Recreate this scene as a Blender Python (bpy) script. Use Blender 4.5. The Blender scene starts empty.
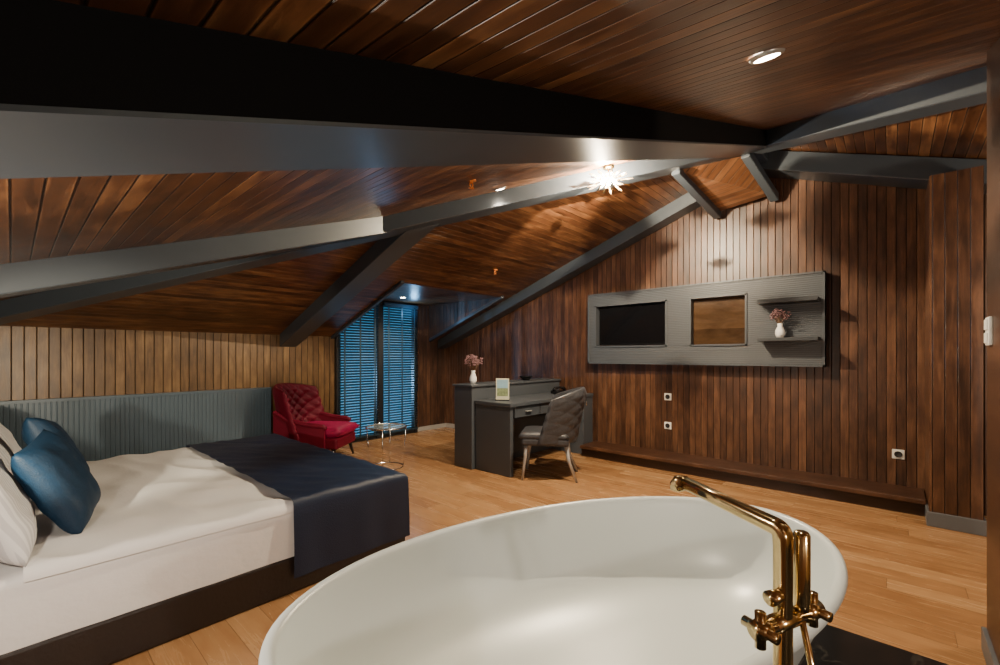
import bpy, bmesh, math, random
from mathutils import Vector, Matrix, noise
random.seed(7)
D=bpy.data; SC=bpy.context.scene; COL=SC.collection
R=math.radians

# ---------------------------------------------------------------- materials
class NT:
    def __init__(s,name):
        s.m=D.materials.new(name); s.m.use_nodes=True
        s.t=s.m.node_tree; s.n=s.t.nodes
        s.b=s.n.get('Principled BSDF')
    def new(s,ty,**k):
        x=s.n.new(ty)
        for a,v in k.items(): setattr(x,a,v)
        return x
    def link(s,a,b): s.t.links.new(a,b)
    def math(s,op,a,b=None,c=None):
        x=s.n.new('ShaderNodeMath'); x.operation=op
        for i,v in enumerate((a,b,c)):
            if v is None: continue
            if isinstance(v,(int,float)): x.inputs[i].default_value=v
            else: s.link(v,x.inputs[i])
        return x.outputs[0]
    def maprange(s,v,a,b,c,d,smooth=False):
        x=s.n.new('ShaderNodeMapRange')
        if smooth: x.interpolation_type='SMOOTHSTEP'
        s.link(v,x.inputs[0])
        for i,q in zip((1,2,3,4),(a,b,c,d)): x.inputs[i].default_value=q
        return x.outputs[0]

def mat(name,col,rough=.5,metal=0,var=.12,scale=6,bump=0,bscale=60,coat=0,sheen=0,emit=None,es=0,trans=0,spec=None,ior=None,alpha=None):
    t=NT(name); b=t.b
    tc=t.new('ShaderNodeTexCoord')
    nz=t.new('ShaderNodeTexNoise'); nz.inputs['Scale'].default_value=scale; nz.inputs['Detail'].default_value=4
    t.link(tc.outputs['Object'],nz.inputs['Vector'])
    mx=t.new('ShaderNodeMix',data_type='RGBA')
    c1=tuple(max(0,c*(1-var)) for c in col); c2=tuple(min(1,c*(1+var)) for c in col)
    mx.inputs[6].default_value=(*c1,1); mx.inputs[7].default_value=(*c2,1)
    t.link(nz.outputs[0],mx.inputs[0]); t.link(mx.outputs[2],b.inputs['Base Color'])
    b.inputs['Roughness'].default_value=rough; b.inputs['Metallic'].default_value=metal
    b.inputs['Coat Weight'].default_value=coat; b.inputs['Sheen Weight'].default_value=sheen
    if sheen: b.inputs['Sheen Tint'].default_value=(*[min(1,c*5) for c in col],1)
    b.inputs['Transmission Weight'].default_value=trans
    if alpha is not None: b.inputs['Alpha'].default_value=alpha
    if ior: b.inputs['IOR'].default_value=ior
    if spec is not None: b.inputs['Specular IOR Level'].default_value=spec
    if emit: b.inputs['Emission Color'].default_value=(*emit,1); b.inputs['Emission Strength'].default_value=es
    if bump:
        n2=t.new('ShaderNodeTexNoise'); n2.inputs['Scale'].default_value=bscale; n2.inputs['Detail'].default_value=3
        t.link(tc.outputs['Object'],n2.inputs['Vector'])
        bp=t.new('ShaderNodeBump'); bp.inputs['Strength'].default_value=bump; bp.inputs['Distance'].default_value=.01
        t.link(n2.outputs[0],bp.inputs['Height']); t.link(bp.outputs[0],b.inputs['Normal'])
    return t.m

def wood(name,across,along,width,cols,groove=.07,rough=.38,length=None,gdark=.15,bump=.9,var=.17,coat=0,gs=30,off=0.0,lo=.32,hi=.72,lstretch=2.4,worn=0.0):
    t=NT(name); b=t.b
    tc=t.new('ShaderNodeTexCoord'); sp=t.new('ShaderNodeSeparateXYZ'); t.link(tc.outputs['Object'],sp.inputs[0])
    A=t.math('ADD',sp.outputs[across],50.0+off); L=t.math('ADD',sp.outputs[along],50.0)
    k=t.math('DIVIDE',A,width); idx=t.math('FLOOR',k); fr=t.math('FRACT',k)
    e=t.math('MINIMUM',fr,t.math('SUBTRACT',1.0,fr))
    g=t.maprange(e,0.0,groove,0.0,1.0,True)
    wn=t.new('ShaderNodeTexWhiteNoise',noise_dimensions='1D'); t.link(idx,wn.inputs['W']); r=wn.outputs['Value']
    rr=r
    if length:
        k2=t.math('ADD',t.math('DIVIDE',L,length),t.math('MULTIPLY',r,7.3))
        i2=t.math('FLOOR',k2); f2=t.math('FRACT',k2)
        e2=t.math('MINIMUM',f2,t.math('SUBTRACT',1.0,f2))
        g=t.math('MINIMUM',g,t.maprange(e2,0.0,groove*width/length,0.0,1.0,True))
        w2=t.new('ShaderNodeTexWhiteNoise',noise_dimensions='2D')
        cv=t.new('ShaderNodeCombineXYZ'); t.link(idx,cv.inputs[0]); t.link(i2,cv.inputs[1]); t.link(cv.outputs[0],w2.inputs['Vector'])
        rr=w2.outputs['Value']
    cb=t.new('ShaderNodeCombineXYZ')
    t.link(t.math('MULTIPLY',A,gs),cb.inputs[0])
    t.link(t.math('ADD',t.math('MULTIPLY',L,lstretch),t.math('MULTIPLY',rr,61.0)),cb.inputs[1])
    t.link(t.math('MULTIPLY',rr,17.0),cb.inputs[2])
    n1=t.new('ShaderNodeTexNoise'); n1.inputs['Scale'].default_value=1; n1.inputs['Detail'].default_value=6; n1.inputs['Roughness'].default_value=.66
    n1.inputs['Distortion'].default_value=1.0
    t.link(cb.outputs[0],n1.inputs['Vector'])
    cb2=t.new('ShaderNodeCombineXYZ')
    t.link(t.math('MULTIPLY',A,9.0),cb2.inputs[0]); t.link(t.math('ADD',t.math('MULTIPLY',L,3.6),t.math('MULTIPLY',rr,23.0)),cb2.inputs[1])
    n2=t.new('ShaderNodeTexNoise'); n2.inputs['Scale'].default_value=1; n2.inputs['Detail'].default_value=4
    t.link(cb2.outputs[0],n2.inputs['Vector'])
    f=t.math('ADD',t.math('MULTIPLY',n1.outputs[0],.5),t.math('MULTIPLY',n2.outputs[0],.5))
    f=t.math('ADD',f,t.math('MULTIPLY',t.math('SUBTRACT',rr,.5),var))
    if worn:
        ed=t.maprange(e,groove,groove+.12,1.0,0.0,True)
        f=t.math('ADD',f,t.math('MULTIPLY',t.math('MULTIPLY',ed,n2.outputs[0]),worn))
    cr=t.new('ShaderNodeValToRGB'); t.link(f,cr.inputs[0])
    el=cr.color_ramp.elements
    el[0].position=lo; el[0].color=(*cols[0],1); el[1].position=hi; el[1].color=(*cols[2],1)
    m=el.new((lo+hi)/2); m.color=(*cols[1],1)
    mx=t.new('ShaderNodeMix',data_type='RGBA'); t.link(g,mx.inputs[0])
    mx.inputs[6].default_value=(*[c*gdark for c in cols[0]],1); t.link(cr.outputs[0],mx.inputs[7])
    t.link(mx.outputs[2],b.inputs['Base Color'])
    b.inputs['Coat Weight'].default_value=coat; b.inputs['Coat Roughness'].default_value=.25
    t.link(t.math('ADD',t.math('MULTIPLY',n1.outputs[0],.18),rough-.09),b.inputs['Roughness'])
    bp=t.new('ShaderNodeBump'); bp.inputs['Strength'].default_value=bump; bp.inputs['Distance'].default_value=.008
    t.link(t.math('ADD',g,t.math('MULTIPLY',n1.outputs[0],.12)),bp.inputs['Height']); t.link(bp.outputs[0],b.inputs['Normal'])
    return t.m

def ribbed(name,axis,pitch,col,rough=.4,dark=.35):
    t=NT(name); b=t.b
    tc=t.new('ShaderNodeTexCoord'); sp=t.new('ShaderNodeSeparateXYZ'); t.link(tc.outputs['Object'],sp.inputs[0])
    fr=t.math('FRACT',t.math('DIVIDE',t.math('ADD',sp.outputs[axis],50.0),pitch))
    e=t.math('MINIMUM',fr,t.math('SUBTRACT',1.0,fr)); g=t.maprange(e,0.0,.16,0.0,1.0,True)
    mx=t.new('ShaderNodeMix',data_type='RGBA'); t.link(g,mx.inputs[0])
    mx.inputs[6].default_value=(*[c*dark for c in col],1); mx.inputs[7].default_value=(*col,1)
    t.link(mx.outputs[2],b.inputs['Base Color']); b.inputs['Roughness'].default_value=rough
    bp=t.new('ShaderNodeBump'); bp.inputs['Strength'].default_value=.5; bp.inputs['Distance'].default_value=.006
    t.link(g,bp.inputs['Height']); t.link(bp.outputs[0],b.inputs['Normal'])
    return t.m

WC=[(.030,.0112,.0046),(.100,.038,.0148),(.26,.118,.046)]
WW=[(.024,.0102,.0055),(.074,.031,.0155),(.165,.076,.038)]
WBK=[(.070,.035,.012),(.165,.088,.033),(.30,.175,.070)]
M_cX=wood('ceiling_boards_a',0,1,.066,WC,off=.03,worn=.16,rough=.35)      # boards running along Y
M_cY=wood('ceiling_boards_b',1,0,.066,WC,worn=.16,rough=.35)              # boards running along X
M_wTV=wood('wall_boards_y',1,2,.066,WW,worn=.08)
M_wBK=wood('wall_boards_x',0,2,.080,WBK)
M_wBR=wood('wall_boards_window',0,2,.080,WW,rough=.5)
M_ledge=wood('ledge_wood',0,1,.19,[(.03,.012,.006),(.065,.027,.014),(.12,.052,.026)],groove=.02)
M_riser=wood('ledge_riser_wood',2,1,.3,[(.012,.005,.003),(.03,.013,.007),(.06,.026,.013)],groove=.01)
M_niche=wood('niche_veneer',2,1,.6,[(.026,.013,.006),(.048,.025,.011),(.08,.043,.019)],groove=.002,rough=.2,gs=8)
M_floor=wood('oak_floor',0,1,.15,[(.23,.110,.043),(.33,.172,.074),(.42,.240,.112)],groove=.013,rough=.26,length=1.6,gdark=.4,bump=.2,var=.28,gs=18,lo=.28,hi=.75,lstretch=1.6)
M_beam=mat('graphite_paint',(.043,.052,.064),.36,var=.06)
M_beamd=mat('beam_side_black',(.0045,.0045,.005),.8,var=.06,spec=.12)  # near-black tone for one long side face of the big beam
M_pgrey=mat('grey_lacquer',(.056,.063,.074),.40,var=.05)
M_rib=ribbed('grey_reeded_panel',2,.020,(.062,.069,.080))
M_shelf=mat('dark_grey_shelf',(.030,.033,.038),.4,var=.05)
M_radi=mat('bluegrey_paint',(.085,.125,.165),.38,var=.05)
def marble():
    t=NT('black_marble'); b=t.b
    tc=t.new('ShaderNodeTexCoord'); nz=t.new('ShaderNodeTexNoise'); nz.inputs['Scale'].default_value=2.2; nz.inputs['Detail'].default_value=8; nz.inputs['Distortion'].default_value=1.6
    t.link(tc.outputs['Object'],nz.inputs['Vector'])
    e=t.math('ABSOLUTE',t.math('SUBTRACT',nz.outputs[0],.5)); g=t.maprange(e,0.0,.02,1.0,0.0,True)
    mx=t.new('ShaderNodeMix',data_type='RGBA'); t.link(g,mx.inputs[0])
    mx.inputs[6].default_value=(.011,.011,.012,1); mx.inputs[7].default_value=(.032,.030,.028,1)
    t.link(mx.outputs[2],b.inputs['Base Color']); b.inputs['Roughness'].default_value=.15
    return t.m
M_marble=marble()
M_white=mat('white_acrylic',(.60,.65,.65),.32,var=.01)
M_gold=mat('polished_brass',(.76,.60,.32),.12,1,var=.03)
M_chrome=mat('chrome',(.7,.7,.7),.15,1,var=.02)
M_sheet=mat('white_cotton',(.72,.71,.71),.85,var=.03,bump=.2,bscale=25)
def stripes():
    t=NT('white_striped_damask'); b=t.b
    tc=t.new('ShaderNodeTexCoord'); sp=t.new('ShaderNodeSeparateXYZ'); t.link(tc.outputs['Object'],sp.inputs[0])
    fr=t.math('FRACT',t.math('DIVIDE',t.math('ADD',sp.outputs[0],50.0),.022)); g=t.maprange(t.math('ABSOLUTE',t.math('SUBTRACT',fr,.5)),.20,.30,0,1,True)
    mx=t.new('ShaderNodeMix',data_type='RGBA'); t.link(g,mx.inputs[0])
    mx.inputs[6].default_value=(.62,.62,.63,1); mx.inputs[7].default_value=(.48,.48,.50,1)
    t.link(mx.outputs[2],b.inputs['Base Color']); b.inputs['Roughness'].default_value=.7
    return t.m
M_pill=stripes()
M_navy=mat('navy_cloth',(.006,.015,.042),.5,var=.2,bump=.25,bscale=180,spec=.45)
M_blue=mat('teal_blue_fabric',(.002,.017,.042),.6,var=.35,scale=50,bump=.2,bscale=160,spec=.3,sheen=.05)
M_red=mat('crimson_velvet',(.115,.002,.015),.6,var=.25,bump=.2,bscale=80,spec=.25,sheen=.22)
M_redseat=mat('magenta_red_velvet',(.21,.003,.040),.6,var=.2,bump=.2,bscale=80,spec=.25,sheen=.25)
M_dark=mat('black_brown_leather',(.016,.011,.010),.4,var=.2,bump=.2)
M_black=mat('black_plastic',(.006,.006,.007),.25,var=.1)
M_screen=mat('tv_screen_glass',(.004,.004,.005),.08,var=.1,coat=.5)
M_chairv=mat('grey_taupe_velvet',(.036,.037,.043),.38,var=.5,scale=28,bump=.2,bscale=60,spec=.5,sheen=.2)
M_silver=mat('silver_wood',(.42,.40,.38),.35,.5,var=.1)
M_plate=mat('white_plastic',(.75,.75,.72),.4,var=.02)
M_vase=mat('white_ceramic',(.75,.74,.72),.2,var=.03)
M_flow=mat('dried_mauve_flowers',(.22,.12,.13),.9,var=.45,scale=60)
M_stem=mat('dried_stems',(.16,.09,.05),.9,var=.3)
M_card=mat('menu_card',(.50,.48,.36),.5,var=.15,scale=22)
M_pic=mat('printed_picture',(.16,.20,.10),.4,var=.9,scale=30)
M_pic2=mat('printed_picture_sky',(.20,.34,.42),.4,var=.3,scale=20)
M_frame=mat('anthracite_frame',(.014,.015,.018),.4,var=.05)
M_slat=mat('blind_slats',(.018,.042,.062),.45,var=.05)
M_glass=mat('clear_glass',(.75,.85,.88),.03,var=.01,alpha=.13)
M_crys=mat('crystal',(1,.82,.55),.05,var=.01,trans=.5,emit=(1,.66,.30),es=5)
M_bulb=mat('lamp_bulb',(1,.9,.75),.3,var=.01,emit=(1,.85,.60),es=400)
M_spotl=mat('downlight_lens',(1,.9,.8),.3,var=.01,emit=(1,.88,.70),es=60)
M_copper=mat('copper',(.85,.30,.08),.3,.6,var=.05)
M_base=mat('grey_baseboard',(.10,.105,.115),.4,var=.05)
M_basel=mat('light_grey_baseboard',(.35,.33,.31),.45,var=.05)

# ---------------------------------------------------------------- helpers
def obj(name,me,m=None,parent=None,smooth=False,loc=None,rot=None,**props):
    o=D.objects.new(name,me); COL.objects.link(o)
    if me is not None and m is not None:
        for mm in (m if isinstance(m,(list,tuple)) else [m]): me.materials.append(mm)
    if smooth and me:
        for p in me.polygons: p.use_smooth=True
    if parent: o.parent=parent
    if loc is not None: o.location=loc
    if rot is not None: o.rotation_euler=rot
    for k,v in props.items(): o[k]=v
    return o
def empty(name,loc,label,cat,rotz=0,group=None):
    o=D.objects.new(name,None); o.empty_display_size=.1; COL.objects.link(o)
    o.location=loc; o.rotation_euler=(0,0,rotz); o['label']=label; o['category']=cat
    if group: o['group']=group
    return o
def bm2me(bm,name):
    bmesh.ops.recalc_face_normals(bm,faces=bm.faces[:])
    me=D.meshes.new(name); bm.to_mesh(me); bm.free(); return me
def addbox(bm,a,b):
    v=[bm.verts.new((x,y,z)) for x in (a[0],b[0]) for y in (a[1],b[1]) for z in (a[2],b[2])]
    for f in ((0,1,3,2),(4,6,7,5),(0,4,5,1),(2,3,7,6),(0,2,6,4),(1,5,7,3)): bm.faces.new([v[i] for i in f])
def boxme(name,a,b,bev=0,seg=2):
    bm=bmesh.new(); addbox(bm,a,b)
    bmesh.ops.recalc_face_normals(bm,faces=bm.faces[:])
    if bev: bmesh.ops.bevel(bm,geom=bm.edges[:],offset=bev,segments=seg,profile=.5,affect='EDGES')
    return bm2me(bm,name)
def box(name,a,b,m,bev=0,seg=2,**k): return obj(name,boxme(name,a,b,bev,seg),m,smooth=False,**k)
def poly(name,faces,m,**k):
    bm=bmesh.new()
    for f in faces: bm.faces.new([bm.verts.new(p) for p in f])
    bmesh.ops.remove_doubles(bm,verts=bm.verts[:],dist=1e-5)
    me=D.meshes.new(name); bm.to_mesh(me); bm.free()
    return obj(name,me,m,**k)
def lathe_bm(bm,prof,n=32,c=(0,0,0)):
    rings=[]
    for r,z in prof:
        if r<1e-5: rings.append([bm.verts.new((c[0],c[1],c[2]+z))])
        else: rings.append([bm.verts.new((c[0]+r*math.cos(2*math.pi*i/n),c[1]+r*math.sin(2*math.pi*i/n),c[2]+z)) for i in range(n)])
    for a,b in zip(rings,rings[1:]):
        for i in range(n):
            j=(i+1)%n
            if len(a)==1 and len(b)==1: continue
            if len(a)==1: bm.faces.new((a[0],b[i],b[j]))
            elif len(b)==1: bm.faces.new((a[i],a[j],b[0]))
            else: bm.faces.new((a[i],a[j],b[j],b[i]))
def lathe(name,prof,m,n=32,c=(0,0,0),**k):
    bm=bmesh.new(); lathe_bm(bm,prof,n,c); return obj(name,bm2me(bm,name),m,smooth=True,**k)
def tube_bm(bm,pts,rad,n=12,closed=False,flat=1.0):
    pts=[Vector(p) for p in pts]; N=len(pts)
    rads=rad if isinstance(rad,(list,tuple)) else [rad]*N
    rings=[]; up=None
    for i,p in enumerate(pts):
        if closed: t=(pts[(i+1)%N]-pts[i-1]).normalized()
        else:
            t=(pts[min(i+1,N-1)]-pts[max(i-1,0)]).normalized()
        if up is None:
            up=Vector((0,0,1)) if abs(t.z)<.9 else Vector((1,0,0))
        s=t.cross(up)
        if s.length<1e-4: s=t.cross(Vector((0,1,0)))
        s.normalize(); u=s.cross(t).normalized(); up=u
        ring=[]
        for j in range(n):
            an=2*math.pi*j/n; ca,sa=math.cos(an),math.sin(an)
            if flat!=1.0:
                ca=math.copysign(abs(ca)**flat,ca); sa=math.copysign(abs(sa)**flat,sa)
            ring.append(bm.verts.new(p+(s*ca+u*sa)*rads[i]))
        rings.append(ring)
    M=N if closed else N-1
    for i in range(M):
        a,b=rings[i],rings[(i+1)%N]
        for j in range(n): bm.faces.new((a[j],a[(j+1)%n],b[(j+1)%n],b[j]))
    if not closed:
        bm.faces.new(rings[0]); bm.faces.new(rings[-1][::-1])
def tube(name,pts,rad,m,n=12,closed=False,flat=1.0,**k):
    bm=bmesh.new(); tube_bm(bm,pts,rad,n,closed,flat); return obj(name,bm2me(bm,name),m,smooth=True,**k)
def arcpts(p,c,q,n=8):
    p,c,q=Vector(p),Vector(c),Vector(q)
    return [((1-t)**2)*p+2*t*(1-t)*c+t*t*q for t in [i/n for i in range(n+1)]]
def beam(name,p0,p1,w,h,m,up=.02,label=None,darkside=None,skew=0):
    p0,p1=Vector(p0),Vector(p1); d=(p1-p0); s=Vector((d.y,-d.x,0)).normalized()*(w/2)
    Z=Vector((0,0,1)); bm=bmesh.new(); vs=[]
    for p in (p0,p1):
        for a in (-1,1):
            pp=p+(d.normalized()*a*skew if p is p0 else Vector((0,0,0)))
            for z in (-h,up): vs.append(bm.verts.new(pp+s*a+Z*z))
    for f in ((0,1,3,2),(4,6,7,5),(0,4,5,1),(2,3,7,6),(0,2,6,4),(1,5,7,3)): bm.faces.new([vs[i] for i in f])
    bmesh.ops.recalc_face_normals(bm,faces=bm.faces[:])
    bmesh.ops.bevel(bm,geom=bm.edges[:],offset=.006,segments=1,affect='EDGES')
    me=bm2me(bm,name)
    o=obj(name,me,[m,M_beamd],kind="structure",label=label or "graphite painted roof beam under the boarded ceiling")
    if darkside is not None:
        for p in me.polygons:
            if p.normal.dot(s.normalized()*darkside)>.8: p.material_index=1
    return o

# ---------------------------------------------------------------- room shell
SX,SY=.345,.36; AX,AY,AZ=4.65,1.0,3.364; TB=.086
def z1(x,y=9): return AZ+SX*(x-AX)+(TB*(y-AY) if y<AY else 0)
def z2(y): return AZ-SY*(y-AY)
def z3(y): return AZ+SY*(y-AY)
XL,XR,YN,YF=-.45,5.25,-2.2,6.0
q=SY/SX; qb=(SY-TB)/SX
hipC=(XL,AY+(AX-XL)/q,z1(XL)); hipB=(AX-(AY-YN)*qb,YN,z3(YN))
apex=(AX,AY,AZ)
DX0,DX1,DZ=3.10,4.85,2.16; DY=AY+(AZ-DZ)/SY
WX0,WX1=3.12,4.56
def P2(x,y): return (x,y,z2(y))
ceil=poly('ceiling',[
 [apex,hipC,(XL,AY,z1(XL))],
 [apex,(XL,AY,z1(XL)),(XL,YN,z1(XL,YN)),hipB],
 [apex,(XR,AY,AZ),P2(XR,DY),P2(DX1,DY),P2(DX0,DY),(AX-(DY-AY)*q,DY,z2(DY))] ,
 [(AX-(DY-AY)*q,DY,z2(DY)),P2(DX0,DY),P2(DX0,YF),P2(XL,YF),hipC],
 [P2(DX1,DY),P2(XR,DY),P2(XR,YF),P2(DX1,YF)],
 [apex,hipB,(XR,YN,z3(YN)),(XR,AY,AZ)],
 [P2(DX0,DY),P2(DX1,DY),(DX1,YF,DZ),(DX0,YF,DZ)],
],[M_cX,M_cY],kind="structure",label="sloping attic ceiling clad in dark brown timber boards")
for i,p in enumerate(ceil.data.polygons): p.material_index=0 if i<2 else 1
M_wch=wood('dormer_boards',1,2,.088,WW,rough=.55)
poly('wall_dormer',[[(DX0,DY,DZ),(DX0,YF,DZ),(DX0,YF,z2(YF))]],M_wch,kind="structure",label="boarded dormer cheek")
poly('wall_dormer_side',[[(DX1,DY,DZ),(DX1,YF,DZ),(DX1,YF,z2(YF))]],M_wch,kind="structure",label="boarded dormer cheek")
poly('floor',[[(XL,YN,0),(XR,YN,0),(XR,YF,0),(XL,YF,0)]],M_floor,kind="structure",label="oak plank floor")
box('trim_1',(XL,YN,0.0),(2.6,.95,.012),M_marble,kind="structure",label="black marble floor slab under the bathtub")
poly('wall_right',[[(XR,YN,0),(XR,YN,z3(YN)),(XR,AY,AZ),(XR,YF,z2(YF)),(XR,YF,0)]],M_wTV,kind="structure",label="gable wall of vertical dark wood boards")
zb=z2(YF)
wb=poly('wall_back',[[(XL,YF,0),(WX0,YF,0),(WX0,YF,zb),(XL,YF,zb)],
   [(WX1,YF,0),(DX1,YF,0),(DX1,YF,DZ),(WX1,YF,DZ)],[(DX1,YF,0),(XR,YF,0),(XR,YF,zb),(DX1,YF,zb)],
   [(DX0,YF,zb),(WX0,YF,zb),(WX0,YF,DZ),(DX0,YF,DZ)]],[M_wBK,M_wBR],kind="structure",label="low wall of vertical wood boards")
for i in (1,2): wb.data.polygons[i].material_index=1
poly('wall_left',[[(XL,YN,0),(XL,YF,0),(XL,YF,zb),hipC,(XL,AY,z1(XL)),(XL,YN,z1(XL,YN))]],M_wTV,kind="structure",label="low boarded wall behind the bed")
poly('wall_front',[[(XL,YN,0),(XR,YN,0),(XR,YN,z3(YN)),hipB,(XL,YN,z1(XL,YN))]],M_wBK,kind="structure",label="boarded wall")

BH=.16
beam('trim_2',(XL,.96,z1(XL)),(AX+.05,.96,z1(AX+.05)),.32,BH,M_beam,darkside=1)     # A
def hip(t): return (AX-t*q,AY+t,AZ-SY*t)
def hipb(t): return (AX-t*qb,AY-t,AZ-SY*t)
beam('trim_3',hip(0.02),hip(4.86),.20,BH,M_beam)                                  # C
beam('trim_4',hipb(0.02),hipb(3.15),.22,BH,M_beam)                                # B
beam('trim_5',(XL,3.37,z1(XL)),(2.19,3.37,z1(2.19)),.20,BH-.01,M_beam)            # G
beam('trim_6',(2.46,3.12,z2(3.12)),(2.46,YF-.01,z2(YF)),.22,BH-.004,M_beam,skew=-.10)   # E
beam('trim_7',(5.14,1.0,z2(1.0)),(5.14,YF-.01,z2(YF)),.20,.15,M_beam)             # gable rafter
beam('trim_8',(5.10,1.0,z3(1.0)-.03),(5.10,YN+.01,z3(YN)-.03),.28,.17,M_beam)     # gable rafter other side
beam('trim_9',(AX,AY,AZ),(XR-.01,AY,AZ),.2,BH,M_beam)
beam('trim_10',(DX1+.02,DY-.05,z2(DY-.05)),(DX1+.02,YF-.01,z2(YF)),.05,.035,M_beam)
beam('trim_11',(DX0-.02,DY-.05,z2(DY-.05)),(DX0-.02,YF-.01,z2(YF)),.05,.035,M_beam)
# small dropped boarded panel with two struts at the apex
M_pan=wood('panel_boards',0,1,.07,[(.08,.030,.011),(.20,.080,.030),(.34,.16,.065)])
poly('trim_12',[[(4.16,1.5,3.03),(4.66,1.0,3.20),(5.16,.90,2.93),(5.16,1.40,2.87)]],M_pan,kind="structure",label="small boarded soffit panel at the roof apex")
beam('trim_13',(4.60,1.02,3.22),(5.18,.88,2.92),.08,.06,M_beam)
beam('trim_14',(4.14,1.50,3.05),(5.18,1.42,2.86),.08,.06,M_beam)
# plinth ledge, column, near post
box('trim_15',(4.85,-.212,.105),(XR,2.97,.145),M_ledge,bev=.006,kind="structure",label="low dark wood ledge top along the gable wall")
box('trim_19',(4.90,-.212,0),(XR,2.97,.105),M_riser,kind="structure",label="recessed dark riser under the low ledge")
box('trim_16',(4.66,-.50,0.0),(XR,-.22,z3(-.5)-.16),M_wTV,kind="structure",label="square column clad in dark wood boards")
box('baseboard_column',(4.645,-.515,0),(XR,-.205,.11),M_base,bev=.004,kind="structure",label="grey baseboard around the column")
box('trim_17',(2.52,-.85,0.0),(2.85,-.314,z1(2.85,-.314)),M_wTV,kind="structure",label="near post clad in dark wood boards")
box('baseboard_post',(2.505,-.865,0),(2.865,-.299,.10),M_base,bev=.004,kind="structure",label="grey baseboard around the post")
box('baseboard_back',(DX1-.25,YF-.02,0),(XR,YF,.07),M_basel,kind="structure",label="light grey baseboard")
box('baseboard_right',(XR-.02,3.9,0),(XR,YF-.02,.07),M_basel,kind="structure",label="light grey baseboard")

# window
win=empty('window_1',((WX0+WX1)/2,YF,0),"tall dark framed window with blinds in the dormer","window"); win['kind']="structure"
w2=(WX1-WX0)/2
bm=bmesh.new()
for x,ww in ((-w2,.06),(-.06,.12),(w2-.06,.06)): addbox(bm,(x,-.06,0.0),(x+ww,.03,DZ))
for z in (0,DZ-.06): addbox(bm,(-w2,-.05,z),(w2,.03,z+.06))
obj('window_frame',bm2me(bm,'wf'),M_frame,parent=win)
for k,(a,b) in enumerate(((-w2+.06,-.06),(.06,w2-.06))):
    poly('window_pane',[[(a,.0,.06),(b,.0,.06),(b,.0,DZ-.06),(a,.0,DZ-.06)]],M_glass,parent=win)
for k,(a,b) in enumerate(((-w2+.02,-.045),(.045,w2-.02))):
    bm=bmesh.new(); n=50
    for i in range(n):
        z=.10+i*(DZ-.2)/(n-1)
        c=Vector((0,-.085,z)); dy,dz=.0225*math.cos(R(38)),.0225*math.sin(R(38))
        v=[bm.verts.new((a,c.y-dy,z+dz)),bm.verts.new((b,c.y-dy,z+dz)),bm.verts.new((b,c.y+dy,z-dz)),bm.verts.new((a,c.y+dy,z-dz))]
        bm.faces.new(v)
    for f in (.12,.5,.88):
        x=a+(b-a)*f; addbox(bm,(x-.012,-.110,.08),(x+.012,-.108,DZ-.08))
    addbox(bm,(a,-.11,DZ-.09),(b,-.06,DZ-.04)); addbox(bm,(a,-.10,.06),(b,-.07,.085))
    obj('venetian_blind',bm2me(bm,'vb'),M_slat,parent=win,label="dark horizontal slatted blind glowing blue")

# ribbed panel on the low wall
bm=bmesh.new(); x=XL+.02; pts=[]
while x<2.18:
    pts+=[(x,5.939),(x+.005,5.935),(x+.029,5.935),(x+.034,5.939)]; x+=.038
prev=None
for px,py in pts:
    a=bm.verts.new((px,py,.0)); b=bm.verts.new((px,py,.86))
    if prev: bm.faces.new((prev[0],a,b,prev[1]))
    prev=(a,b)
addbox(bm,(XL+.01,5.915,.855),(2.22,5.995,.885)); addbox(bm,(2.185,5.92,0),(2.22,5.995,.86)); addbox(bm,(XL+.01,5.96,0),(2.19,5.995,.86))
obj('trim_18',bm2me(bm,'rp'),M_radi,kind="structure",label="blue grey vertically ribbed low panel along the wall")

# ---------------------------------------------------------------- TV wall panel
tvp=empty('media_wall_panel',(XR,1.735,1.187),"dark grey reeded media panel with openings and shelves on the boarded wall","wall panel")
ox,oy,oz=XR,1.735,1.187
ys=[.463,1.12,1.70,1.957,2.906,3.01]; zs=[1.187,1.40,1.95,2.10]
bm=bmesh.new()
for i in range(5):
    for j in range(3):
        if j==1 and i in (1,3): continue
        addbox(bm,(-.12,ys[i]-oy,zs[j]-oz),(-.002,ys[i+1]-oy,zs[j+1]-oz))
bmesh.ops.remove_doubles(bm,verts=bm.verts[:],dist=1e-5)
obj('panel_body',bm2me(bm,'pb'),M_rib,parent=tvp)
bm=bmesh.new()
for (a,b,c,d) in ((ys[1],ys[2],1.40,1.95),(ys[3],ys[4],1.40,1.95),(ys[0],ys[5],1.187,2.10)):
    t=.018
    for A,B in (((a,c),(a+t,d)),((b-t,c),(b,d)),((a,c),(b,c+t)),((a,d-t),(b,d))):
        addbox(bm,(-.132,A[0]-oy,A[1]-oz),(-.02,B[0]-oy,B[1]-oz))
obj('panel_edging',bm2me(bm,'pe'),M_pgrey,parent=tvp)
obj('niche_back',boxme('nb',(-.06,1.14-oy,1.42-oz),(-.04,1.68-oy,1.93-oz)),M_niche,parent=tvp,label="smooth brown wood veneer niche back")
for z in (1.81,1.435):
    obj('shelf',boxme('sh',(-.30,.50-oy,z-oz),(-.12,.99-oy,z+.035-oz),.003),M_shelf,parent=tvp)
tv=empty('television',(XR-.03,2.43,1.43),"flat black television set into the grey panel","television")
obj('tv_casing',boxme('tc',(-.04,-.44,.0),(.025,.44,.50),.006),M_black,parent=tv)
obj('tv_screen',boxme('ts',(-.046,-.425,.02),(-.038,.425,.485)),M_screen,parent=tv)

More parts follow.
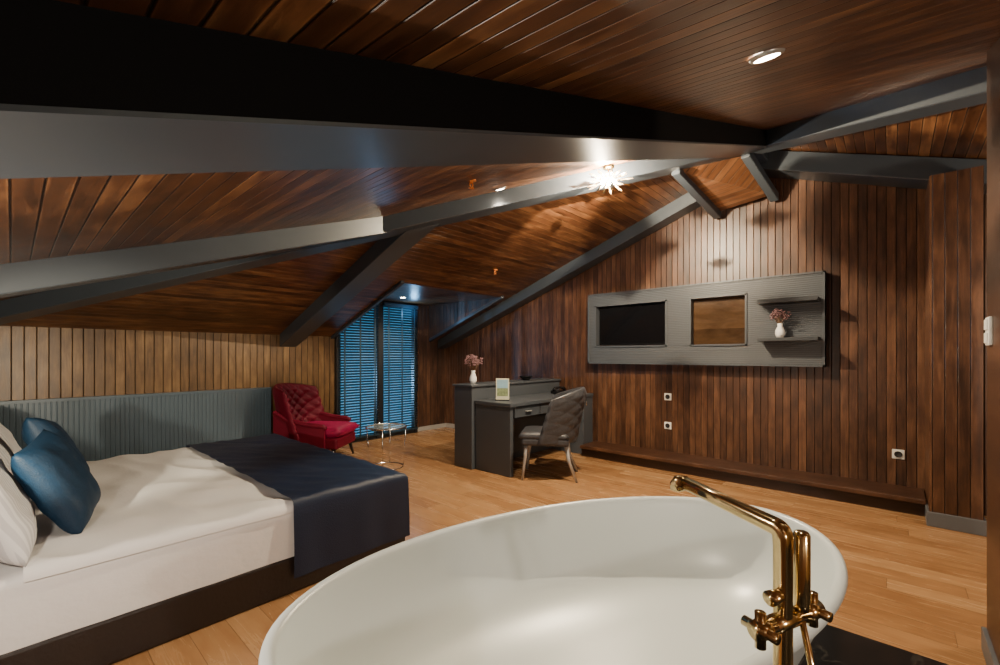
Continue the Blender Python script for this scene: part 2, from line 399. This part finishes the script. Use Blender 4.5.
def bouquet(base,h,spread,scale,label,n=26):
    e=empty('dried_flower_bouquet',base,label,"flowers")
    bm=bmesh.new(); bf=bmesh.new()
    for i in range(n):
        a=random.random()*6.28; r=spread*math.sqrt(random.random()); hh=h*(.7+.3*random.random())
        tip=Vector((r*math.cos(a),r*math.sin(a),hh))
        tube_bm(bm,[(0,0,0),(tip.x*.15,tip.y*.15,hh*.5),tip],[.0015,.0012,.001],5)
        for k in range(8):
            p=tip+Vector((random.uniform(-1,1),random.uniform(-1,1),random.uniform(-2.2,.6)))*scale
            bmesh.ops.create_icosphere(bf,subdivisions=1,radius=scale*random.uniform(.25,.5),matrix=Matrix.Translation(p))
    obj('stems',bm2me(bm,'st'),M_stem,parent=e); obj('blossoms',bm2me(bf,'bl'),M_flow,parent=e)
def vase(base,h,r,label):
    o=lathe('vase',[(0,0),(r*.7,0),(r,h*.25),(r*.95,h*.5),(r*.5,h*.8),(r*.6,h),(r*.5,h),(r*.4,h*.8),(r*.8,h*.45),(r*.8,h*.2),(0,h*.08)],M_vase,n=24,loc=base,label=label,category="vase")
    return o
vase((5.03,.81,1.4705),.14,.042,"small white ceramic vase on the wall shelf")
bouquet((5.03,.81,1.50),.25,.085,.016,"small bunch of dried mauve flowers in a white vase",30)

def socket(y,z,label):
    e=empty('wall_socket',(XR,y,z),label,"socket")
    obj('socket_plate',boxme('sp',(-.012,-.042,-.042),(0,.042,.042),.004),M_plate,parent=e)
    lathe('socket_insert',[(0,.0),(.026,0),(.028,.002),(.028,.004)],M_frame,n=24,parent=e,rot=(0,R(-90),0),loc=(-.0165,0,0))
socket(1.99,.80,"white wall socket on the wooden wall"); socket(1.99,.455,"white wall socket above the plinth")
socket(-.05,.42,"white wall socket near the column")
sw=empty('light_switch',(2.74,-.314,1.40),"white light switch plate on the wooden post","switch",rotz=R(-90))
obj('switch_plate',boxme('swp',(-.012,-.045,-.06),(0,.045,.06),.004),M_plate,parent=sw)
for z in (-.028,.028): obj('rocker',boxme('swr',(-.017,-.034,z-.022),(-.01,.034,z+.022),.002),M_plate,parent=sw)

# ---------------------------------------------------------------- desk
dk=empty('desk',(4.35,3.3,0),"dark grey writing desk with drawers and raised back partition","desk")
def db(name,a,b,m=M_pgrey,bev=.005,**k):
    return obj(name,boxme(name,(a[0]-4.35,a[1]-3.3,a[2]),(b[0]-4.35,b[1]-3.3,b[2]),bev),m,parent=dk,**k)
db('desktop',(3.50,2.98,.745),(5.22,3.52,.785))
db('side_panel',(3.52,3.0,0),(3.57,3.52,.744)); db('side_panel',(4.98,2.99,0),(5.22,3.52,.744))
db('back_panel',(3.58,3.47,.1),(4.97,3.51,.744))
db('raised_partition',(3.47,3.53,0),(5.23,3.82,.935)); db('partition_top',(3.45,3.51,.936),(5.24,3.84,.96))
for a,b in ((3.60,4.04),(4.06,4.50),(4.52,4.96)):
    d=db('drawer',(a,3.0,.62),(b,3.46,.74))
    h=obj('drawer_handle',boxme('dh',((a+b)/2-.05-4.35,2.978-3.3,.675),((a+b)/2+.05-4.35,3.0-3.3,.687),.003),M_silver,parent=d)
vase((3.62,3.66,.9605),.16,.042,"white ceramic vase on the desk partition")
bouquet((3.62,3.66,1.0),.30,.11,.017,"bunch of dried mauve flowers standing in a white vase",40)
mn=empty('menu_stand',(3.70,3.27,.7855),"small upright menu card with a printed picture on the desktop","menu stand",rotz=R(35))
obj('menu_card',boxme('mc',(-.004,-.075,.01),(.004,.075,.25),.001),M_card,parent=mn)
obj('menu_picture',boxme('mp',(-.006,-.062,.05),(-.0042,.062,.14)),M_pic,parent=mn)
obj('menu_picture',boxme('mp',(-.006,-.062,.14),(-.0042,.062,.235)),M_pic2,parent=mn)
obj('menu_foot',boxme('mf',(-.035,-.08,0),(.035,.08,.012),.002),M_black,parent=mn)
ph=empty('telephone',(4.85,3.28,.7855),"black desk telephone on the desktop","telephone",rotz=R(-20))
obj('telephone_body',boxme('tb',(-.09,-.08,0),(.09,.08,.045),.012),M_black,parent=ph)
tube('handset',[(-.09,0,.05),(-.07,0,.075),(0,0,.085),(.07,0,.075),(.09,0,.05)],[.024,.022,.014,.022,.024],M_black,parent=ph)
tr=lathe('decorative_bowl',[(0,0),(.04,0),(.09,.05),(.095,.055),(.085,.052),(.035,.012),(0,.01)],M_black,loc=(4.62,3.66,.9605),label="small dark bowl on the desk partition",category="bowl")

# ---------------------------------------------------------------- upholstered seats
def tuft_back(name,w,h,t,bend,lean,m,parent,loc,round_top=.12,nu=4,nv=4,wing=0.0,pf=.026,both=False):
    N,Mv=64,54; bm=bmesh.new(); F=[];B=[]
    for j in range(Mv+1):
        v=j/Mv; rf=[];rb=[]
        for i in range(N+1):
            u=-1+2*i/N
            hh=h*(1-round_top*abs(u)**2.6)
            y=u*w/2; z=v*hh
            x0=bend*(u*u)+wing*abs(u)**4*(1-v*.4)-lean*z
            a=math.sin(math.pi*((u+1)/2*nu+v*nv)); b=math.sin(math.pi*((u+1)/2*nu-v*nv))
            puff=pf*(abs(a)*abs(b))**.45
            edge=min(1,(1-abs(u))*7)*min(1,(1-v)*8)
            edge=math.sqrt(max(edge,0))
            rf.append(bm.verts.new((x0+t/2*edge+puff*edge,y,z)))
            rb.append(bm.verts.new((x0-t/2*edge-(puff*edge*.45 if both else 0),y,z)))
        F.append(rf);B.append(rb)
    for j in range(Mv):
        for i in range(N):
            bm.faces.new((F[j][i],F[j][i+1],F[j+1][i+1],F[j+1][i])); bm.faces.new((B[j][i],B[j+1][i],B[j+1][i+1],B[j][i+1]))
    for i in range(N): bm.faces.new((F[0][i],B[0][i],B[0][i+1],F[0][i+1]))
    bmesh.ops.remove_doubles(bm,verts=bm.verts[:],dist=2e-4)
    return obj(name,bm2me(bm,name),m,parent=parent,smooth=True,loc=loc)
def cushion_bm(bm,cx,cy,cz,w,d,t,n=18):
    F=[];B=[]
    for j in range(n+1):
        v=-1+2*j/n; a=[];b=[]
        for i in range(n+1):
            u=-1+2*i/n
            p=((1-abs(u)**5)*(1-abs(v)**5))**.4
            x=cx+u*w/2;y=cy+v*d/2
            a.append(bm.verts.new((x,y,cz+t/2*p))); b.append(bm.verts.new((x,y,cz-t/2*p)))
        F.append(a);B.append(b)
    for j in range(n):
        for i in range(n):
            bm.faces.new((F[j][i],F[j][i+1],F[j+1][i+1],F[j+1][i])); bm.faces.new((B[j][i],B[j+1][i],B[j+1][i+1],B[j][i+1]))
    bmesh.ops.remove_doubles(bm,verts=bm.verts[:],dist=3e-4)

ac=empty('armchair',(2.57,5.42,0),"crimson velvet armchair with button tufted back and dark legs","armchair",rotz=R(-52))
tuft_back('backrest',.80,.66,.10,.14,.20,M_red,ac,(-.33,0,.28),.10,6,5,wing=.18,pf=.05)
obj('seat_base',boxme('sb',(-.32,-.29,.16),(.40,.29,.30),.03,3),M_red,parent=ac)
bm=bmesh.new(); cushion_bm(bm,.09,0,.365,.72,.60,.15); obj('seat_cushion',bm2me(bm,'sc'),M_redseat,parent=ac,smooth=True,label="smooth magenta red velvet seat cushion")
for s in (-1,1):
    bm=bmesh.new()
    tube_bm(bm,[(-.34,s*.35,.62),(-.18,s*.355,.53),(.05,s*.355,.475),(.26,s*.35,.45),(.30,s*.35,.43)],[.026,.030,.030,.028,.020],14)
    vs=[]
    for y in (s*.35-.018,s*.35+.018):
        for x,z in ((-.34,.18),(.28,.18),(.28,.44),(.05,.47),(-.18,.525),(-.34,.61)): vs.append(bm.verts.new((x,y,z)))
    bm.faces.new(vs[:6]); bm.faces.new(vs[6:][::-1])
    for i in range(6): bm.faces.new((vs[i],vs[(i+1)%6],vs[6+(i+1)%6],vs[6+i]))
    obj('armrest',bm2me(bm,'ar'),M_red,parent=ac,smooth=False)
for x,y in ((.34,.25),(.34,-.25),(-.28,.25),(-.28,-.25)):
    tube('leg',[(x,y,.17),(x*1.02,y*1.02,.1),(x*1.1,y*1.05,0.0)],[.026,.020,.012],M_dark,parent=ac)

ch=empty('desk_chair',(3.86,2.76,0),"grey taupe velvet chair with curved tufted back and silver legs","chair",rotz=R(122))
tuft_back('backrest',.62,.57,.065,.24,.20,M_chairv,ch,(-.27,0,.39),.20,4,4,wing=.12,both=True,pf=.028)
obj('seat_frame',boxme('sf',(-.23,-.245,.36),(.26,.245,.44),.025,3),M_chairv,parent=ch)
bm=bmesh.new(); cushion_bm(bm,.03,0,.455,.52,.50,.11); obj('seat_cushion',bm2me(bm,'sc2'),M_chairv,parent=ch,smooth=True)
for x,y in ((.21,.2),(.21,-.2)):
    tube('leg',[(x,y,.37),(x+.01,y*1.03,.25),(x+.025,y*1.08,.12),(x+.04,y*1.12,0.0)],[.026,.020,.014,.013],M_silver,parent=ch)
for x,y in ((-.2,.19),(-.2,-.19)):
    tube('leg',[(x,y,.37),(x-.03,y*1.03,.2),(x-.11,y*1.14,0.0)],[.024,.018,.013],M_silver,parent=ch)
tube('ring_pull',[(-.410,.035*math.cos(a),.80+.035*math.sin(a)) for a in [2*math.pi*i/24 for i in range(24)]],.005,M_chrome,closed=True,parent=ch)

# side table
st=empty('side_table',(2.90,4.36,0),"round glass side table with slender chrome frame","side table")
circ=lambda r,z,n=40:[(r*math.cos(2*math.pi*i/n),r*math.sin(2*math.pi*i/n),z) for i in range(n)]
tube('top_ring',circ(.23,.47),.007,M_chrome,closed=True,n=8,parent=st)
lathe('glass_top',[(0,.468),(.222,.468),(.222,.476),(0,.476)],M_glass,n=40,parent=st)
tube('base_ring',circ(.19,.008),.006,M_chrome,closed=True,n=8,parent=st)
for k in range(4):
    a=R(45+90*k); tube('leg',[(.225*math.cos(a),.225*math.sin(a),.465),(.19*math.cos(a),.19*math.sin(a),.012)],.006,M_chrome,n=8,parent=st)

# ---------------------------------------------------------------- bed
BX0,BX1,BY0,BY1=-.32,1.76,2.44,4.58
bed=empty('bed',((BX0+BX1)/2,(BY0+BY1)/2,0),"large double bed with white sheet on dark base","bed")
bo=Vector(((BX0+BX1)/2,(BY0+BY1)/2,0))
def bb(name,a,b,m,bev=.02,seg=3):
    return obj(name,boxme(name,tuple(Vector(a)-bo),tuple(Vector(b)-bo),bev,seg),m,parent=bed)
bb('bed_base',(BX0,BY0-.01,.0),(BX1+.01,BY1+.01,.20),M_dark,.015)
bb('mattress',(BX0,BY0+.02,.201),(BX1-.02,BY1-.02,.46),M_sheet,.05,4)
hb=box('headboard',(XL+.01,BY0-.15,0),(BX0-.005,BY1+.15,.95),M_dark,.02,label="dark leather wall headboard behind the bed",category="headboard")
def drape(name,x0,x1,y0,y1,zt,drop,m,foot,nx=60,ny=110,amp=.006,seed=0,fold=.002,cf=1.0,**k):
    bm=bmesh.new(); rows=[]
    px1=x1+(drop if foot else 0)
    def soft(e,r=.035):
        if e<=-r: return e,0
        if e>r: return 0.0,e
        t=(e+r)/(2*r); return -r+ r*math.sin(t*math.pi/2)*1.0 , r*(1-math.cos(t*math.pi/2))*1.0
    for i in range(nx+1):
        p=x0+(px1-x0)*i/nx; row=[]
        for j in range(ny+1):
            qv=(y0-drop)+(y1-y0+2*drop)*j/ny
            hx,dx=soft(p-x1) if foot else (p-x1,0)
            hy1,dy1=soft(qv-y1); hy0,dy0=soft(y0-qv)
            x=x1+hx
            if qv>(y0+y1)/2: y=y1+hy1; dy=dy1
            else: y=y0-hy0; dy=dy0
            dd=max(dx,dy)
            nv=noise.noise(Vector((p*2.2+seed,qv*2.2,seed)))*.6+noise.noise(Vector((p*6+seed,qv*5,seed*2)))*.4
            crease=-abs(noise.noise(Vector(((p*4.1+qv*2.3)*cf,(qv*1.2-p*.8)*cf,seed+5))))*1.6
            z=zt-dd+ (amp*(nv*1.0+crease)*max(0,1-dd/.03))
            if dy>.03:
                w=fold*(1+math.sin(p*17+seed)*.7+math.sin(p*31)*.3)*min(1,dy*4)+.002+amp*nv*.3
                y+= (1 if qv>(y0+y1)/2 else -1)*abs(w)
            if dx>.03: x+=abs(fold*(1+math.sin(qv*17))*min(1,dx*4))+.004
            row.append(bm.verts.new((x,y,z)))
        rows.append(row)
    for i in range(nx):
        for j in range(ny): bm.faces.new((rows[i][j],rows[i+1][j],rows[i+1][j+1],rows[i][j+1]))
    return obj(name,bm2me(bm,name),m,smooth=True,**k)
sh=drape('bed_sheet',BX0+.01,BX1-.02,BY0,BY1,.478,.28,M_sheet,True,nx=90,ny=130,amp=.018,seed=3)
sh.parent=bed; sh.location=-bo
dv=drape('duvet',BX0+.35,BX1-.05,BY0-.012,BY1+.012,.500,.055,M_sheet,True,nx=90,ny=130,amp=.022,seed=6,fold=.003)
dv.parent=bed; dv.location=-bo
drape('bed_runner',1.02,BX1+.01,BY0-.022,BY1+.022,.520,.43,M_navy,True,nx=90,ny=140,amp=.012,seed=9,fold=.006,cf=1.5,label="navy blue fabric bed runner draped across the foot of the bed",category="bed runner")

def pillow(name,w,h,t,loc,rot,m,label,cat,group=None,lump=1.0):
    n=30; bm=bmesh.new(); F=[];B=[]
    for j in range(n+1):
        v=-1+2*j/n;a=[];b=[]
        for i in range(n+1):
            u=-1+2*i/n
            pf=max(0,(1-u**4)*(1-v**4))**.55
            x=u*w/2*(1-.06*(1-v*v*.9)*abs(u)); y=v*h/2*(1-.06*(1-u*u*.9)*abs(v))
            nz=lump*(.012*noise.noise(Vector((u*2.6+loc[1],v*2.6,loc[0])))-.012*abs(noise.noise(Vector((u*3.2+v*2+loc[1],v*1.5-u,3.1)))))
            a.append(bm.verts.new((x,y,t/2*pf+nz*pf))); b.append(bm.verts.new((x,y,-t/2*pf+nz*pf)))
        F.append(a);B.append(b)
    for j in range(n):
        for i in range(n):
            bm.faces.new((F[j][i],F[j][i+1],F[j+1][i+1],F[j+1][i])); bm.faces.new((B[j][i],B[j+1][i],B[j+1][i+1],B[j][i+1]))
    bmesh.ops.remove_doubles(bm,verts=bm.verts[:],dist=3e-4)
    o=obj(name,bm2me(bm,name),m,smooth=True,loc=loc,rot=rot,label=label,category=cat)
    if group: o['group']=group
    return o
def pr(lean,turn=0,roll=0):
    Mx=Matrix.Rotation(R(turn),3,'Z')@Matrix.Rotation(R(-lean),3,'Y')@Matrix(((0,0,1),(1,0,0),(0,1,0)))@Matrix.Rotation(R(roll),3,'Z')
    return Mx.to_euler()
pillow('pillow',.66,.48,.17,(-.06,2.78,.71),pr(24),M_pill,"white striped pillow leaning on the headboard","pillow","white bed pillows")
pillow('pillow',.66,.48,.17,(-.06,3.47,.71),pr(24),M_pill,"white striped pillow leaning on the headboard","pillow","white bed pillows")
pillow('pillow',.66,.48,.17,(-.06,4.16,.71),pr(24),M_pill,"white striped pillow leaning on the headboard","pillow","white bed pillows")
pillow('cushion',.46,.45,.15,(.155,2.92,.71),pr(26,-16,6),M_blue,"square blue fabric cushion leaning on a pillow","cushion","blue fabric cushions",lump=.6)
pillow('cushion',.46,.45,.15,(.175,3.47,.75),pr(26,-4,-10),M_blue,"square blue fabric cushion leaning on a pillow","cushion","blue fabric cushions",lump=.6)

# ---------------------------------------------------------------- bathtub
tub=empty('bathtub',(1.302,.718,.012),"white oval freestanding bathtub with thin rolled rim on black marble","bathtub",rotz=R(-20.4))
a0,b0=.990,.542
prof=[(-.36,0),(-.30,.0),(-.25,.05),(-.16,.22),(-.08,.42),(-.030,.545),(-.012,.570),(-.002,.580),(.003,.590),(.000,.600),(-.008,.606),(-.018,.607),(-.028,.603),(-.034,.594),(-.040,.578),(-.054,.535),(-.095,.455),(-.155,.385),(-.22,.340),(-.30,.312),(-.38,.300),(-.45,.297)]
bm=bmesh.new(); rings=[]; n=96
for dlt,z in prof:
    a,b=a0+dlt,b0+dlt
    rings.append([bm.verts.new((a*math.copysign(abs(math.cos(t))**.98,math.cos(t)),b*math.copysign(abs(math.sin(t))**.98,math.sin(t)),z)) for t in [2*math.pi*(i+.5)/n for i in range(n)]])
for r1,r2 in zip(rings,rings[1:]):
    for i in range(n): bm.faces.new((r1[i],r1[(i+1)%n],r2[(i+1)%n],r2[i]))
bm.faces.new(rings[-1]); bm.faces.new(rings[0][::-1])
obj('tub_shell',bm2me(bm,'tub'),M_white,parent=tub,smooth=True)

# ---------------------------------------------------------------- faucet
fb=Vector((.960,.150,.012)); tip=Vector((1.058,.377,0))
yaw=math.atan2(tip.y-fb.y,tip.x-fb.x)
fa=empty('bathtub_faucet',fb,"polished gold floor standing bathtub faucet with hand shower","faucet",rotz=yaw)
lathe('base_flange',[(0,0),(.05,0),(.05,.008),(.02,.014),(0,.014)],M_gold,parent=fa)
tube('riser_pipe',[(0,0,.01)]+[(0,0,z) for z in (.3,.6,.8,.93)]+arcpts((0,0,.946),(0,0,.962),(.016,0,.964),6)+[(.12,0,.976),(.235,0,.990)],[.0140]*5+[.0150]*7+[.0140,.0135],M_gold,n=32,flat=.55,parent=fa)
tube('spout_tip',[(.228,0,.990),(.245,0,.988),(.250,0,.980),(.250,0,.966)],[.0140,.0140,.0140,.0135],M_gold,n=32,flat=.55,parent=fa)
HZ=.792
tube('mixer_body',[(0,-.072,HZ),(0,.045,HZ)],.0165,M_gold,n=24,parent=fa)
for y,dirv in ((.056,1),(-.083,-1)):
    kn=tube('handle',[(0,y-dirv*.020,HZ),(0,y+dirv*.020,HZ)],.018,M_gold,n=24,parent=fa)
    yy=y+dirv*.008
    tube('lever',[(-.032,yy,HZ),(.032,yy,HZ)],.0095,M_gold,n=16,parent=kn)
    tube('lever',[(0,yy,HZ-.032),(0,yy,HZ+.032)],.0095,M_gold,n=16,parent=kn)
tube('hand_shower',[(-.01,-.040,HZ+.015),(-.01,-.040,.82),(-.01,-.040,.950),(-.01,-.040,.955)],[.011,.014,.014,.011],M_gold,n=24,parent=fa)
tube('diverter_knob',[(0,.0,.842),(0,.038,.842)],[.010,.014],M_gold,n=16,parent=fa)
tube('shower_hose',[(-.01,-.040,HZ),(-.03,-.07,.6),(-.04,-.09,.35),(-.03,-.08,.12),(0,-.03,.05),(0,0,.04)],.006,M_gold,n=10,parent=fa)

# ---------------------------------------------------------------- ceiling fixtures
nP1=math.atan(SX)
def downlight(x,y,z,rot,power,label,col=(1,.84,.62),size=R(125)):
    e=empty('downlight',(x,y,z),label,"downlight",group="recessed ceiling downlights"); e.rotation_euler=rot
    lathe('trim_ring',[(.036,-.012),(.046,-.010),(.050,-.003),(.050,.0)],M_silver,n=32,parent=e)
    lathe('lens',[(0,-.010),(.038,-.010)],M_spotl,n=32,parent=e)
    l=D.lights.new('spot','SPOT'); l.energy=power; l.color=col; l.spot_size=size; l.spot_blend=.8; l.shadow_soft_size=.025
    lo=D.objects.new('downlight_lamp',l); COL.objects.link(lo); lo.parent=e; lo.location=(0,0,-.03)
rP1=(0,-nP1,0)
L="round recessed warm ceiling downlight"
downlight(1.58,.29,z1(1.58,.29),rP1,62,L)
downlight(2.75,2.46,z1(2.75),rP1,110,L)
downlight(3.87,5.39,DZ,(0,0,0),90,L)
def sprinkler(x,y,z):
    e=empty('fire_sprinkler',(x,y,z),"small copper coloured fire sprinkler on the ceiling","sprinkler",group="ceiling sprinklers")
    lathe('sprinkler_plate',[(0,0),(.032,0),(.034,-.006),(.012,-.008),(.010,-.024),(0,-.024)],M_copper,n=20,parent=e)
    tube('sprinkler_frame',[(-.010,0,-.020),(-.016,0,-.036),(0,0,-.054),(.016,0,-.036),(.010,0,-.020)],.004,M_copper,n=8,parent=e)
    lathe('deflector',[(0,-.054),(.020,-.054),(.020,-.058),(0,-.059)],M_copper,n=16,parent=e)
sprinkler(2.05,2.09,z1(2.05)+.004); sprinkler(4.09,3.74,z2(3.74)+.004)

lx,ly=3.46,1.83; lz=z1(lx)
la=empty('ceiling_lamp',(lx,ly,lz),"sparkling crystal and brass ceiling lamp, lit","ceiling lamp")
lathe('ceiling_rose',[(0,.02),(.05,.02),(.05,-.03),(.02,-.04),(0,-.04)],M_gold,parent=la)
tube('lamp_stem',[(0,0,-.02),(0,0,-.12)],.006,M_gold,parent=la)
for k in range(54):
    a=2.399*k; el=math.asin(-.92+1.66*k/53)
    d=Vector((math.cos(a)*math.cos(el),math.sin(a)*math.cos(el),math.sin(el)))
    c=Vector((0,0,-.14)); s=d.cross(Vector((0,0,1))).normalized()
    L0=.175+.045*math.sin(k*5)
    d2=Vector((d.x,d.y,d.z*.45))
    bm=bmesh.new(); p=[c+d2*L0*.5,c+d2*L0*.8+s*.012,c+d2*L0,c+d2*L0*.8-s*.012]; nn=d.cross(s)*.006
    top=bm.verts.new(c+d2*L0*.8+nn); bot=bm.verts.new(c+d2*L0*.8-nn); vs=[bm.verts.new(v) for v in p]
    for i in range(4):
        bm.faces.new((vs[i],vs[(i+1)%4],top)); bm.faces.new((vs[(i+1)%4],vs[i],bot))
    obj('crystal_petal',bm2me(bm,'cp'),M_gold if k%3==0 else M_crys,parent=la)
for k in range(5):
    a=2*math.pi*k/5+.4
    bm=bmesh.new(); bmesh.ops.create_uvsphere(bm,u_segments=12,v_segments=8,radius=.015,matrix=Matrix.Translation((.055*math.cos(a),.055*math.sin(a),-.145)))
    obj('bulb',bm2me(bm,'bu'),M_bulb,parent=la,smooth=True)
def point(name,loc,power,col,size=.06):
    l=D.lights.new(name,'POINT'); l.energy=power; l.color=col; l.shadow_soft_size=size
    o=D.objects.new(name,l); COL.objects.link(o); o.location=loc
    return o
point('lamp_core_light',(lx,ly,lz-.14),420,(1,.82,.56),.003)
point('lamp_fill',(lx,ly,lz-.40),50,(1,.82,.58),.03)  # extra fill added beneath the ceiling lamp
point('bedside_light',(-.15,1.5,1.02),50,(1,.88,.72),.02)
rl=D.lights.new('back_wall_fill','SPOT'); rl.energy=190; rl.color=(1,.86,.62); rl.spot_size=R(64); rl.spot_blend=.5; rl.shadow_soft_size=.02  # added unseen spot, brightens the back wall and throws cushion shadows
ro=D.objects.new('back_wall_fill',rl); COL.objects.link(ro); ro.location=(-.28,2.05,1.06)
ro.rotation_euler=(Vector((1.25,6.0,1.12))-ro.location).to_track_quat('-Z','Y').to_euler()
point('bath_fill',(.3,-1.4,1.1),72,(1,.86,.70),.05)  # unseen fill added behind the camera
point('right_fill',(3.7,-1.4,1.9),75,(1,.82,.60),.06)  # unseen fill added out of frame to the right
point('dormer_blue_fill',(4.35,5.75,1.98),5,(.25,.58,1),.05)  # blue fill added inside the dormer to tint its cheek

# world (dusk sky through the window) and the cool outdoor light falling in
w=D.worlds.new('World'); SC.world=w; w.use_nodes=True
bg=w.node_tree.nodes['Background']; bg.inputs[0].default_value=(.045,.23,.42,1); bg.inputs[1].default_value=1.4
sl=D.lights.new('outdoor_light','SPOT'); sl.energy=1100; sl.color=(.25,.58,1); sl.spot_size=R(60); sl.spot_blend=.6; sl.shadow_soft_size=.05
so=D.objects.new('outdoor_light',sl); COL.objects.link(so); so.location=(3.2,8.6,.7)
so.rotation_euler=(Vector((4.7,5.5,1.7))-so.location).to_track_quat('-Z','Y').to_euler()

# camera
cam=D.cameras.new('Camera'); co=D.objects.new('Camera',cam); COL.objects.link(co); SC.camera=co
co.location=(0,0,1.3); co.rotation_euler=(R(90),0,R(41.8-90)); cam.lens=15.73; cam.sensor_width=36; cam.shift_y=.0225; cam.clip_start=.02
